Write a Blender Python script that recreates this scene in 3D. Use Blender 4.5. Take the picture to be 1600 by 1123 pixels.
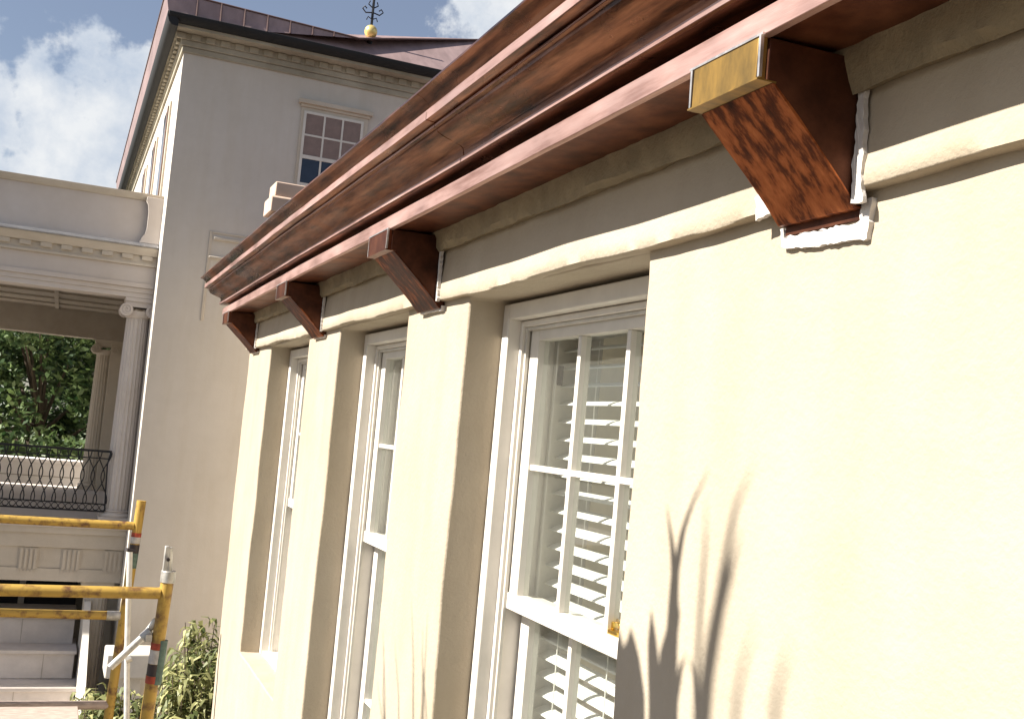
import bpy, bmesh, math, random
from mathutils import Vector, Matrix, noise
for o in list(bpy.data.objects): bpy.data.objects.remove(o)
SC = bpy.context.scene
COL = SC.collection
PI = math.pi
R = math.radians
# ---------------------------------------------------------------- camera (eye at the origin, +Y along the wall, Z up)
YAW, PITCH, ROLL, FPX = 0.384785988, 0.0724483588, 0.0891697245, 1723.16909
def cam_axes():
    f = Vector((math.sin(YAW)*math.cos(PITCH), math.cos(YAW)*math.cos(PITCH), math.sin(PITCH)))
    r = Vector((math.cos(YAW), -math.sin(YAW), 0)); u = r.cross(f)
    return r*math.cos(ROLL)+u*math.sin(ROLL), -r*math.sin(ROLL)+u*math.cos(ROLL), f
cr, cu, cf = cam_axes()
cam = bpy.data.cameras.new('camera'); cam_o = bpy.data.objects.new('camera', cam); COL.objects.link(cam_o)
m = Matrix.Identity(4)
for i in range(3):
    m[i][0] = cr[i]; m[i][1] = cu[i]; m[i][2] = -cf[i]
cam_o.matrix_world = m
cam.sensor_width = 36; cam.lens = FPX/1600*36; cam.clip_end = 3000; cam.clip_start = 0.02
SC.camera = cam_o
# ---------------------------------------------------------------- light
SUN = Vector((-1.0, 0.05, 0.83)).normalized()          # towards the sun
sun = bpy.data.lights.new('sun', 'SUN'); sun.energy = 5.0; sun.angle = R(0.53); sun.color = (1.0, 0.95, 0.86)
sun_o = bpy.data.objects.new('sun', sun); COL.objects.link(sun_o)
sun_o.rotation_euler = SUN.to_track_quat('Z', 'Y').to_euler(); sun_o.location = SUN*40
SC.view_settings.view_transform = 'Standard'; SC.view_settings.look = 'None'
SC.view_settings.exposure = 1.32; SC.view_settings.gamma = 1
W = bpy.data.worlds.new('World'); SC.world = W; W.use_nodes = True
nt = W.node_tree; nt.nodes.clear()
def N(nt, t, **k):
    n = nt.nodes.new(t)
    for a, b in k.items(): setattr(n, a, b)
    return n
def setv(n, **k):
    for a, b in k.items(): n.inputs[a.replace('_', ' ')].default_value = b
    return n
sky = N(nt, 'ShaderNodeTexSky', sky_type='NISHITA', sun_disc=False, sun_elevation=math.asin(SUN.z),
        sun_rotation=math.atan2(SUN.x, SUN.y), air_density=1.0, dust_density=0.6, ozone_density=1.3)
bg = N(nt, 'ShaderNodeBackground'); bg.inputs['Strength'].default_value = 0.041
wo = N(nt, 'ShaderNodeOutputWorld')
tc = N(nt, 'ShaderNodeTexCoord')
def math_n(nt, op, a, b=None, clamp=False):
    n = N(nt, 'ShaderNodeMath', operation=op, use_clamp=clamp)
    for i, v in enumerate((a, b)):
        if v is None: continue
        if isinstance(v, (int, float)): n.inputs[i].default_value = v
        else: nt.links.new(v, n.inputs[i])
    return n.outputs[0]
def blob(direction, radius):                            # a cloud puff round a sky direction
    d = N(nt, 'ShaderNodeVectorMath', operation='DISTANCE'); nt.links.new(tc.outputs['Generated'], d.inputs[0])
    d.inputs[1].default_value = Vector(direction).normalized()
    return math_n(nt, 'SUBTRACT', 1.0, math_n(nt, 'DIVIDE', d.outputs['Value'], radius))
puffs = [((-.01, .965, .195), .10), ((-.05, .97, .15), .09), ((-.035, .983, .165), .075), ((.030, .961, .240), .070), ((-.035, .966, .225), .06), ((-.075, .966, .215), .06), ((-.12, .96, .16), .13), ((.03, .97, .2), .05),
         ((.33, .87, .385), .075), ((-.45, .85, .25), .2), ((.8, .5, .3), .25), ((-.6, -.6, .35), .3), ((.7, -.5, .4), .3), ((-.9, .2, .2), .2)]
acc = None
for d_, r_ in puffs:
    b_ = blob(d_, r_)
    acc = b_ if acc is None else math_n(nt, 'MAXIMUM', acc, b_)
n1 = setv(N(nt, 'ShaderNodeTexNoise'), Scale=26.0, Detail=6.0, Roughness=0.56)
n2 = setv(N(nt, 'ShaderNodeTexNoise'), Scale=14.0, Detail=6.0, Roughness=0.6)
for n_ in (n1, n2): nt.links.new(tc.outputs['Generated'], n_.inputs['Vector'])
cl = math_n(nt, 'ADD', acc, math_n(nt, 'MULTIPLY', math_n(nt, 'SUBTRACT', n1.outputs['Fac'], 0.5), 2.1))
mask = N(nt, 'ShaderNodeMapRange', interpolation_type='SMOOTHSTEP'); nt.links.new(cl, mask.inputs['Value'])
mask.inputs['From Min'].default_value = 0.0; mask.inputs['From Max'].default_value = 0.34; mask.inputs['To Max'].default_value = 0.96
shade = N(nt, 'ShaderNodeValToRGB'); nt.links.new(n2.outputs['Fac'], shade.inputs['Fac'])
shade.color_ramp.elements[0].color = (5.2, 6.0, 7.2, 1); shade.color_ramp.elements[0].position = .35
shade.color_ramp.elements[1].color = (8.6, 8.8, 9.0, 1); shade.color_ramp.elements[1].position = .62
mx = N(nt, 'ShaderNodeMix', data_type='RGBA'); nt.links.new(mask.outputs[0], mx.inputs[0])
hz = N(nt, 'ShaderNodeMix', data_type='RGBA'); hz.inputs[0].default_value = .14; hz.inputs[7].default_value = (8.2, 8.0, 9.4, 1)
nt.links.new(sky.outputs[0], hz.inputs[6]); nt.links.new(hz.outputs[2], mx.inputs[6]); nt.links.new(shade.outputs[0], mx.inputs[7])
nt.links.new(mx.outputs[2], bg.inputs['Color']); nt.links.new(bg.outputs[0], wo.inputs['Surface'])

# ---------------------------------------------------------------- materials
def new_mat(name):
    mt = bpy.data.materials.new(name); mt.use_nodes = True
    return mt, mt.node_tree, mt.node_tree.nodes['Principled BSDF']
def noise_node(t, scale, detail=4, rough=.55, stretch=None):
    c = N(t, 'ShaderNodeTexCoord'); mp = N(t, 'ShaderNodeMapping')
    g = N(t, 'ShaderNodeNewGeometry'); t.links.new(g.outputs['Position'], mp.inputs['Vector'])
    if stretch: mp.inputs['Scale'].default_value = stretch
    n = setv(N(t, 'ShaderNodeTexNoise'), Scale=scale, Detail=detail, Roughness=rough)
    t.links.new(mp.outputs[0], n.inputs['Vector'])
    return n.outputs['Fac']
def ramp(t, fac, stops):
    r = N(t, 'ShaderNodeValToRGB'); t.links.new(fac, r.inputs['Fac'])
    e = r.color_ramp.elements
    while len(e) < len(stops): e.new(.5)
    for i, (p, c) in enumerate(stops):
        e[i].position = p; e[i].color = (*c, 1)
    return r.outputs['Color']
def bump(t, b, fac, strength, dist, chain=None):
    n = N(t, 'ShaderNodeBump'); n.inputs['Strength'].default_value = strength; n.inputs['Distance'].default_value = dist
    t.links.new(fac, n.inputs['Height'])
    if chain is not None: t.links.new(chain, n.inputs['Normal'])
    t.links.new(n.outputs['Normal'], b.inputs['Normal'])
    return n.outputs['Normal']
def mul(c, k): return tuple(min(1, x*k) for x in c)
def plaster(name, c, var=.10, rough=.9, s1=1.3, s2=7, bumps=((55, .25, .004), (9, .3, .01)), warm=(1, .97, .92), streak=1.):
    mt, t, b = new_mat(name)
    f1 = noise_node(t, s1, 5, .6); f2 = noise_node(t, s2, 5, .6)
    a = ramp(t, f1, [(.3, tuple(x*(1-var)*w for x, w in zip(c, warm))), (.7, mul(c, 1+var*.4))])
    d = ramp(t, f2, [(.3, (1-var*.8,)*3), (.65, (1, 1, 1))])
    x = N(t, 'ShaderNodeMix', data_type='RGBA', blend_type='MULTIPLY'); x.inputs[0].default_value = 1
    t.links.new(a, x.inputs[6]); t.links.new(d, x.inputs[7])
    out = x.outputs[2]
    if streak < 1:
        y = N(t, 'ShaderNodeMix', data_type='RGBA', blend_type='MULTIPLY'); y.inputs[0].default_value = 1
        t.links.new(out, y.inputs[6]); t.links.new(ramp(t, noise_node(t, 4.5, 4, .6, (1.4, 1.4, .16)), [(.36, (streak, streak*.99, streak*.97)), (.56, (1, 1, 1))]), y.inputs[7]); out = y.outputs[2]
    t.links.new(out, b.inputs['Base Color'])
    b.inputs['Roughness'].default_value = rough
    ch = None
    for s, st, di in bumps:
        ch = bump(t, b, noise_node(t, s, 5, .6), st, di, ch)
    return mt
def simple(name, c, rough=.6, metal=0., var=.15, s=12, stretch=None, bmp=None, c2=None, pos=(.35, .65)):
    mt, t, b = new_mat(name)
    f = noise_node(t, s, 5, .6, stretch)
    col = ramp(t, f, [(pos[0], c2 if c2 else mul(c, 1-var)), (pos[1], mul(c, 1+var*.3))])
    t.links.new(col, b.inputs['Base Color'])
    b.inputs['Roughness'].default_value = rough; b.inputs['Metallic'].default_value = metal
    if bmp: bump(t, b, noise_node(t, bmp[0], 4, .6), bmp[1], bmp[2])
    return mt
def copper(name, stops, stretch, scale, rough=(.28, .5), metal=.95):
    mt, t, b = new_mat(name)
    f = noise_node(t, scale, 6, .62, stretch); f2 = noise_node(t, 3.2, 4, .6, (1, .8, 1))
    mxx = math_n(t, 'ADD', math_n(t, 'MULTIPLY', f, .65), math_n(t, 'MULTIPLY', f2, .35))
    t.links.new(ramp(t, mxx, stops), b.inputs['Base Color'])
    rr = N(t, 'ShaderNodeMapRange'); t.links.new(f2, rr.inputs['Value'])
    rr.inputs['From Min'].default_value = .3; rr.inputs['From Max'].default_value = .7
    rr.inputs['To Min'].default_value = rough[0]; rr.inputs['To Max'].default_value = rough[1]
    t.links.new(rr.outputs[0], b.inputs['Roughness']); b.inputs['Metallic'].default_value = metal
    bump(t, b, noise_node(t, 5, 3, .5, (3, .7, 3)), .25, .01, bump(t, b, noise_node(t, 60, 3, .5, stretch), .12, .002))
    return mt
M = {}
M['cream'] = plaster('cream_stucco', (.43, .366, .282), .08, s1=1.4, s2=5, bumps=((90, .5, .0035), (7, .5, .010), (30, .3, .004)), warm=(1, .975, .92), streak=.95)
M['crown'] = plaster('pitted_stucco', (.31, .25, .16), .30, bumps=((28, .7, .012), (110, .4, .004)), s2=14)
M['patch'] = plaster('white_patch', (.66, .63, .61), .06, bumps=((60, .7, .006),))
M['tower'] = plaster('grey_stucco', (.58, .54, .49), .05, bumps=((40, .3, .006),), warm=(1, .99, .97), streak=.97)
M['towertrim'] = plaster('limestone_trim', (.56, .50, .42), .10)
M['porch'] = plaster('porch_paint', (.58, .525, .485), .06, bumps=((30, .15, .004),))
M['olddentil'] = plaster('stained_trim', (.42, .385, .31), .25, s2=5)
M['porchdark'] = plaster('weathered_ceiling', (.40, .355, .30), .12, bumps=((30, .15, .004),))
M['white'] = simple('white_paint', (.66, .62, .56), .45, var=.08, s=9, bmp=(40, .12, .002))
M['whiteold'] = simple('worn_white_paint', (.58, .55, .49), .5, var=.14, s=14, bmp=(35, .2, .003))
M['slat'] = simple('blind_slat', (.72, .71, .68), .4, var=.04)
M['cord'] = simple('cord', (.8, .78, .72), .8)
M['copper'] = copper('aged_copper', [(.36, (.030, .011, .007)), (.45, (.15, .056, .030)), (.56, (.32, .135, .072)), (.68, (.44, .21, .125)), (.82, (.60, .34, .25))], (12, 1.2, 12), 3.2, (.20, .48))
M['copper_lit'] = copper('sunlit_pink_copper', [(.34, (.30, .165, .135)), (.5, (.52, .33, .29)), (.68, (.62, .44, .40))], (9, .8, 9), 4, (.38, .62), .75)  # copper with the pink of sun and sky on upright faces in its colour
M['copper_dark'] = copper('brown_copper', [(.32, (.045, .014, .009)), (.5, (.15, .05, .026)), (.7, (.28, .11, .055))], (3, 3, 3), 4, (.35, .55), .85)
M['copper_black'] = copper('blackened_copper', [(.35, (.03, .010, .006)), (.5, (.08, .027, .014)), (.7, (.15, .055, .028))], (3, 3, 3), 4, (.4, .6), .7)
M['copper_flame'] = copper('flamed_copper', [(.40, (.04, .012, .008)), (.50, (.14, .038, .015)), (.57, (.42, .13, .045)), (.70, (.62, .22, .08))], (6, 13, 3.2), 3.6, (.3, .5), .85)
M['brass'] = simple('brass_patina', (.24, .14, .03), .5, .4, var=.3, s=11, stretch=(1, 3, 1), c2=(.12, .075, .02))
M['solder'] = simple('solder', (.66, .62, .6), .38, .8, var=.3, s=40, bmp=(60, .4, .003))
M['roofcu'] = simple('standing_seam_copper', (.34, .24, .23), .5, .3, var=.22, s=3, stretch=(2, .4, 1))
M['seam'] = simple('roof_seam', (.10, .055, .05), .6)
M['gutter'] = simple('dark_gutter', (.011, .012, .014), .8, .0, s=6)
M['iron'] = simple('black_iron', (.02, .02, .022), .5, .4)
M['gold'] = simple('gilded_ball', (.80, .60, .22), .35, .5, var=.1)
M['steel'] = simple('flashing_metal', (.62, .64, .68), .25, .9, var=.25, s=5, stretch=(1, 4, 4))
M['galv'] = simple('galvanised_steel', (.55, .53, .49), .45, .6, var=.35, s=30)
M['pipe'] = simple('grey_pipe', (.62, .60, .56), .5, .2, var=.2, s=20)
M['yellow'] = simple('yellow_scaffold_paint', (.42, .265, .05), .55, .1, c2=(.12, .05, .022), s=17, pos=(.34, .52), bmp=(50, .3, .002))
M['red'] = simple('red_tape', (.36, .05, .02), .6, var=.4, s=40); M['teal'] = simple('teal_paint', (.10, .16, .13), .6, var=.4, s=40)
M['blacktape'] = simple('black_tape', (.03, .02, .02), .5); M['whitetape'] = simple('white_tape', (.50, .47, .44), .6, var=.3, s=40)
M['plank'] = simple('weathered_plank', (.42, .33, .28), .85, var=.35, s=14, stretch=(1, 6, 6), bmp=(30, .5, .004))
M['stair'] = plaster('stair_stone', (.62, .56, .515), .14, bumps=((30, .3, .005),))
M['terrace'] = plaster('terrace_plaster', (.80, .76, .74), .08)
M['paving'] = plaster('paving', (.09, .075, .06), .15, s1=.5, s2=3)
M['interior'] = simple('room_plaster', (.72, .64, .48), .9, s=2)
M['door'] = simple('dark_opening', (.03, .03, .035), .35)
M['blindbrown'] = simple('brown_shade', (.24, .175, .155), .7, var=.15, s=8)
M['darkpane'] = simple('dark_pane', (.02, .03, .055), .08)
M['bark'] = simple('bark', (.11, .08, .055), .9, bmp=(20, .6, .02))
M['lock'] = simple('brass_lock', (.75, .5, .12), .25, 1.0)
def leafmat(name, a, b_, tr=.3):
    mt, t, b = new_mat(name)
    oi = N(t, 'ShaderNodeNewGeometry')
    col = ramp(t, oi.outputs['Random Per Island'], [(0., a), (1., b_)])
    t.links.new(col, b.inputs['Base Color']); b.inputs['Roughness'].default_value = .5
    tl = N(t, 'ShaderNodeBsdfTranslucent'); t.links.new(col, tl.inputs['Color'])
    ms = N(t, 'ShaderNodeMixShader'); ms.inputs[0].default_value = tr
    t.links.new(b.outputs[0], ms.inputs[1]); t.links.new(tl.outputs[0], ms.inputs[2])
    t.links.new(ms.outputs[0], t.nodes['Material Output'].inputs['Surface'])
    return mt
M['leaf'] = leafmat('tree_leaf', (.025, .06, .02), (.15, .21, .07), .3)
M['oleander'] = leafmat('long_leaf', (.07, .10, .025), (.46, .44, .19), .3)
M['yucca'] = leafmat('sword_leaf', (.05, .09, .03), (.12, .17, .06), .1)
def glassmat():
    mt, t, b = new_mat('window_glass')
    b.inputs['Base Color'].default_value = (1, 1, 1, 1)
    tr = N(t, 'ShaderNodeBsdfTransparent'); tr.inputs[0].default_value = (.90, .93, .90, 1)
    gl = N(t, 'ShaderNodeBsdfGlossy'); gl.inputs['Roughness'].default_value = .02
    ge = N(t, 'ShaderNodeNewGeometry'); dp = N(t, 'ShaderNodeVectorMath', operation='DOT_PRODUCT')     # Schlick, the same from both sides of the pane
    t.links.new(ge.outputs['Normal'], dp.inputs[0]); t.links.new(ge.outputs['Incoming'], dp.inputs[1])
    fr = math_n(t, 'ADD', math_n(t, 'MULTIPLY', math_n(t, 'POWER', math_n(t, 'SUBTRACT', 1.0, math_n(t, 'ABSOLUTE', dp.outputs['Value'])), 5.0), .92), .06)
    ms = N(t, 'ShaderNodeMixShader')
    t.links.new(fr, ms.inputs[0]); t.links.new(tr.outputs[0], ms.inputs[1]); t.links.new(gl.outputs[0], ms.inputs[2])
    df = N(t, 'ShaderNodeBsdfDiffuse'); df.inputs[0].default_value = (.75, .74, .66, 1); m2 = N(t, 'ShaderNodeMixShader'); m2.inputs[0].default_value = .045
    t.links.new(ms.outputs[0], m2.inputs[1]); t.links.new(df.outputs[0], m2.inputs[2]); t.links.new(m2.outputs[0], t.nodes['Material Output'].inputs['Surface'])
    return mt
M['glass'] = glassmat()

# ---------------------------------------------------------------- mesh helpers
class MB:
    def __init__(s): s.v = []; s.f = []; s.key = {}
    def vt(s, p):
        s.v.append(tuple(p)); return len(s.v)-1
    def wv(s, p):
        k = (round(p[0], 4), round(p[1], 4), round(p[2], 4))
        if k not in s.key: s.key[k] = s.vt(p)
        return s.key[k]
    def quad(s, a, b, c, d, weld=False):
        g = s.wv if weld else s.vt
        s.f.append((g(a), g(b), g(c), g(d)))
    def poly(s, pts): s.f.append(tuple(s.vt(p) for p in pts))
    def box(s, x0, x1, y0, y1, z0, z1):
        i = len(s.v)
        for z in (z0, z1):
            for x, y in ((x0, y0), (x1, y0), (x1, y1), (x0, y1)): s.v.append((x, y, z))
        for q in ((0, 3, 2, 1), (4, 5, 6, 7), (0, 1, 5, 4), (1, 2, 6, 5), (2, 3, 7, 6), (3, 0, 4, 7)):
            s.f.append(tuple(i+k for k in q))
        return s
    def prism(s, prof, y0, y1, axis='y', step=None, jit=None, caps=True, closed=True):
        """profile [(a,z)] swept along an axis; a is x when axis is y, y when axis is x"""
        n = max(1, int(round(abs(y1-y0)/step))) if step else 1
        rings = []
        for k in range(n+1):
            y = y0+(y1-y0)*k/n; ring = []
            for j, (a, z) in enumerate(prof):
                p = (a, y, z) if axis == 'y' else (y, a, z)
                if jit: p = jit(Vector(p), j)
                ring.append(s.vt(p))
            rings.append(ring)
        m_ = len(prof)
        for k in range(n):
            for j in range(m_ if closed else m_-1):
                jj = (j+1) % m_
                s.f.append((rings[k][j], rings[k][jj], rings[k+1][jj], rings[k+1][j]))
        if caps: s.f.append(tuple(rings[0])); s.f.append(tuple(reversed(rings[-1])))
        return s
    def tube(s, pts, r, n=8, r2=None, caps=True):
        pts = [Vector(p) for p in pts]; rings = []
        up = None
        for i, p in enumerate(pts):
            d = (pts[min(i+1, len(pts)-1)]-pts[max(i-1, 0)])
            if d.length < 1e-9: d = Vector((0, 0, 1))
            d.normalize()
            if up is None: up = d.orthogonal().normalized()
            else:
                up = up-d*up.dot(d)
                up = up.normalized() if up.length > 1e-6 else d.orthogonal().normalized()
            w = d.cross(up); rr = r if r2 is None else r+(r2-r)*i/(len(pts)-1)
            rings.append([s.vt(p+up*rr*math.cos(2*PI*k/n)+w*rr*math.sin(2*PI*k/n)) for k in range(n)])
        for i in range(len(rings)-1):
            for k in range(n):
                s.f.append((rings[i][k], rings[i][(k+1) % n], rings[i+1][(k+1) % n], rings[i+1][k]))
        if caps: s.f.append(tuple(reversed(rings[0]))); s.f.append(tuple(rings[-1]))
        return s
    def lathe(s, cx, cy, prof, n=24, flute=0, fd=0.):
        rings = []
        for (r, z) in prof:
            ring = []
            for k in range(n):
                a = 2*PI*k/n; rr = r
                if flute and fd: rr = r-fd*abs(math.sin(a*flute/2))
                ring.append(s.vt((cx+rr*math.cos(a), cy+rr*math.sin(a), z)))
            rings.append(ring)
        for i in range(len(rings)-1):
            for k in range(n): s.f.append((rings[i][k], rings[i][(k+1) % n], rings[i+1][(k+1) % n], rings[i+1][k]))
        s.f.append(tuple(reversed(rings[0]))); s.f.append(tuple(rings[-1]))
        return s
    def build(s, name, mat, parent=None, bevel=0, smooth=False, warp=None, seg=2):
        me = bpy.data.meshes.new(name)
        vs = s.v if warp is None else [tuple(warp(Vector(p))) for p in s.v]
        me.from_pydata(vs, [], s.f); me.update()
        bm = bmesh.new(); bm.from_mesh(me); bmesh.ops.recalc_face_normals(bm, faces=bm.faces); bm.to_mesh(me); bm.free()
        me.materials.append(mat)
        o = bpy.data.objects.new(name, me); COL.objects.link(o)
        if parent is not None: o.parent = parent
        if smooth or bevel:
            for p in me.polygons: p.use_smooth = True
            try: me.set_sharp_from_angle(angle=R(38 if not bevel else 50))
            except Exception: pass
        if bevel:
            b = o.modifiers.new('bevel', 'BEVEL'); b.width = bevel; b.segments = seg; b.limit_method = 'ANGLE'; b.angle_limit = R(40)
            b.harden_normals = False
        return o
def nz(p, s, seed=0): return noise.noise(Vector(p)*s+Vector((seed*7.3, seed*3.1, seed*1.7)))
def warp(a, s=2.2, a2=0., s2=14):
    def f(p):
        d = Vector((nz(p, s, 1), nz(p, s, 2), nz(p, s, 3)))*a
        if a2: d += Vector((nz(p, s2, 4), nz(p, s2, 5), nz(p, s2, 6)))*a2
        return p+d
    return f
def tag(o, label=None, cat=None, group=None, kind=None):
    if label: o['label'] = label
    if cat: o['category'] = cat
    if group: o['group'] = group
    if kind: o['kind'] = kind
    return o
def thing(name, label, cat, loc=(0, 0, 0), group=None):
    o = bpy.data.objects.new(name, None); COL.objects.link(o); o.location = loc; o.empty_display_size = .2
    return tag(o, label, cat, group)
def keep(o, root):
    """the mesh was written in world coordinates: keep it there under a root that stands elsewhere"""
    for v in o.data.vertices: v.co = v.co-Vector(root.location)
    return o
def part(mb, name, mat, root, sub=None, **k):
    o = mb.build(name, mat, None, **k)
    base = Vector(root.location)
    for v in o.data.vertices: v.co = v.co-base
    o.parent = sub if sub is not None else root
    return o
# ---------------------------------------------------------------- setting
GZ = -4.6
g = MB(); g.box(-400, 400, -300, 500, GZ-.3, GZ)
tag(g.build('ground', M['paving']), kind='structure')

# ================================================================ the near stucco building
WX = 1.10; YE = 7.22; ZT = .43
OPEN = [(2.01, 3.10, -1.62, .415), (3.72, 4.74, -1.90, .415), (5.37, 6.44, -1.335, .415)]
bld = thing('stucco_building', 'cream stucco house wing under a copper gutter cornice, its long wall lit by the sun', 'building', (1.10, 3.0, GZ))
def grid(a, b, st):
    n = max(1, int(math.ceil((b-a)/st-1e-6))); return [a+(b-a)*i/n for i in range(n+1)]
def cuts(rng, marks, st):
    m_ = sorted(set([rng[0], rng[1]]+[x for x in marks if rng[0] < x < rng[1]])); out = []
    for a, b in zip(m_[:-1], m_[1:]): out += grid(a, b, st)[:-1]
    return out+[m_[-1]]
w = MB()
ys = cuts((-3.0, YE), [v for o in OPEN for v in o[:2]], .06)
zs = cuts((-2.0, ZT), [v for o in OPEN for v in o[2:]], .06)
zs = [GZ-.1, -3.2]+zs
def inside(y, z): return any(a < y < b and c < z < d for a, b, c, d in OPEN)
for i in range(len(ys)-1):
    for j in range(len(zs)-1):
        if inside((ys[i]+ys[i+1])/2, (zs[j]+zs[j+1])/2): continue
        w.quad((WX, ys[i], zs[j]), (WX, ys[i], zs[j+1]), (WX, ys[i+1], zs[j+1]), (WX, ys[i+1], zs[j]), True)
xs = [WX, WX+.05, WX+.112, WX+.2, WX+.35]
for a, b, c, d in OPEN:
    yy = [y for y in ys if a-1e-6 <= y <= b+1e-6]; zz = [z for z in zs if c-1e-6 <= z <= d+1e-6]
    for k in range(4):
        for j in range(len(zz)-1):
            for y in (a, b): w.quad((xs[k], y, zz[j]), (xs[k+1], y, zz[j]), (xs[k+1], y, zz[j+1]), (xs[k], y, zz[j+1]), True)
        for j in range(len(yy)-1):
            for z in (c, d): w.quad((xs[k], yy[j], z), (xs[k+1], yy[j], z), (xs[k+1], yy[j+1], z), (xs[k], yy[j+1], z), True)
for j in range(len(zs)-1):      # end faces
    for y in (YE, -3.0):
        xe = [WX, 1.3, 1.45]
        for k in range(2): w.quad((xe[k], y, zs[j]), (xe[k+1], y, zs[j]), (xe[k+1], y, zs[j+1]), (xe[k], y, zs[j+1]), True)
part(w, 'wall', M['cream'], bld, bevel=.007, seg=3, warp=warp(.005, 2.6, .0022, 11))
e = MB(); e.box(1.45, 5.5, YE-.25, YE-.02, GZ-.1, .80); part(e, 'end_wall', M['cream'], bld)
e = MB(); e.box(1.45, 5.5, -3.0, -2.8, GZ-.1, .80); part(e, 'rear_wall', M['cream'], bld)
e = MB(); e.box(5.3, 5.5, -2.8, YE-.25, GZ-.1, .80); part(e, 'side_wall', M['cream'], bld)
# room
e = MB(); e.box(2.1, 2.2, -2.8, YE-.25, -2.8, .78); part(e, 'room_wall', M['interior'], bld)
e = MB(); e.box(1.452, 2.6, -2.8, YE-.25, .70, .78); part(e, 'room_ceiling', M['interior'], bld)
e = MB(); e.box(1.452, 2.6, -2.8, YE-.25, -2.9, -2.8); part(e, 'room_floor', M['interior'], bld)
# frieze with its raised ledge, hand trowelled
fz = MB()
prof = [(WX+.34, .418), (WX-.004, .418), (WX-.024, .4185), (WX-.027, .422), (WX-.0265, .450), (WX-.024, .48), (WX-.020, .53), (WX-.016, .585), (WX-.016, .60), (WX+.34, .60)]
def jf(p, j):
    a = nz((0, p.y, j*.02), 2.1, 8)*.010+nz((0, p.y, j*.3), 9, 9)*.0025
    p = p.copy()
    if 1 <= j <= 4: p.z += a; p.x += nz((0, p.y, 0), 5, 3)*.003
    elif 5 <= j <= 8: p.x += nz((0, p.y, j*.1), 3, 5)*.004
    return p
fz.prism(prof, -3.0, YE, step=.03, jit=jf)
part(fz, 'frieze', M['cream'], bld, smooth=True).data.set_sharp_from_angle(angle=R(50))
cwn = MB()
prof = [(WX+.34, .578), (WX-.014, .578), (WX-.040, .571), (WX-.050, .585), (WX-.052, .614), (WX-.060, .640), (WX+.34, .642)]
def jc(p, j):
    p = p.copy()
    if 1 <= j <= 5:
        p.x += nz((0, p.y, j*.13), 6, 3)*.008+nz((0, p.y, j*.5), 31, 4)*.005
        p.z += nz((0, p.y, j*.1), 8, 6)*.006+nz((0, p.y, j*.4), 40, 7)*.0025
    return p
cwn.prism(prof, -3.0, YE-.01, step=.012, jit=jc)
part(cwn, 'crown_moulding', M['crown'], bld, smooth=True)
# copper cornice / gutter: profile as (projection, height)
def X(e_): return WX-e_
CY0, CY1 = -3.0, 7.15
def jm(p, j):
    p = p.copy(); p.z += nz((0, p.y, 0), .9, 2)*.005+nz((0, p.y, j*.2), 4, 2)*.0012; p.x += nz((0, p.y, 0), 1.1, 5)*.004+nz((0, p.y, j*.2), 5, 2)*.0012
    return p
cor_up = [(.345, .848), (.360, .846), (.362, .838), (.346, .834), (.330, .822), (.320, .806), (.330, .804), (.330, .780), (.303, .776), (.306, .773), (.306, .767), (.298, .764)]
cyma = []
for i in range(1, 13):      # ovolo running into a cove
    t_ = i/12; cyma.append((.298-.073*t_+.013*math.sin(2*PI*t_), .764-.047*t_))
cor_lo = [(.222, .703), (.229, .702), (.229, .690), (.226, .687), (.168, .689), (.166, .667)]
outline = cor_up+cyma+cor_lo
c = MB(); c.prism([(X(-.05), .86)]+[(X(a), b) for a, b in outline]+[(X(.14), .667), (X(.12), .70), (X(-.05), .70)], CY0, CY1, step=.08, jit=jm)
cornice = part(c, 'gutter_cornice', M['copper'], bld, smooth=True)
cornice.data.set_sharp_from_angle(angle=R(21))
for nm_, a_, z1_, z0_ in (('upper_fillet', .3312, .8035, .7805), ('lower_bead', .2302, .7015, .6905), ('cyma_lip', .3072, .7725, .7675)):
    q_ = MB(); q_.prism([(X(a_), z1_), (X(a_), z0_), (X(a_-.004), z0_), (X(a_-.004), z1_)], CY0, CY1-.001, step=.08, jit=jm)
    part(q_, nm_, M['copper_lit'], bld, sub=cornice)
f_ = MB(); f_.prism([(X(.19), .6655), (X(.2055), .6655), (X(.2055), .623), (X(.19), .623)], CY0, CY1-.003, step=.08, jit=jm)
part(f_, 'fascia_strip', M['copper_lit'], bld, sub=cornice, bevel=.0015)
f_ = MB(); f_.prism([(X(.189), .665), (X(.189), .626), (X(.01), .638), (X(.01), .665)], CY0, CY1-.006, step=.08, jit=jm)
part(f_, 'soffit_sheet', M['copper_dark'], bld, sub=cornice)
for ysm in (.35, 2.62, 5.35):       # soldered lap joints across the gutter
    s_ = MB()
    rr = random.Random(int(ysm*10)); 
    ln = [(X(a+.0009), b-.0004) for a, b in outline[2:-3]]
    s_.prism(ln+[(a+.004, b) for a, b in reversed(ln)], ysm-.0025, ysm+.0025, jit=jm)
    part(s_, 'lap_joint', M['copper'], bld, sub=cornice)
# roof over the wing
rf = MB(); rf.prism([(.755, .845), (.80, .86), (3.3, 1.02), (5.7, .86), (5.7, .80), (1.2, .80), (.80, .835)], CY0, CY1-.01)
part(rf, 'roof', M['roofcu'], bld)

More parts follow.
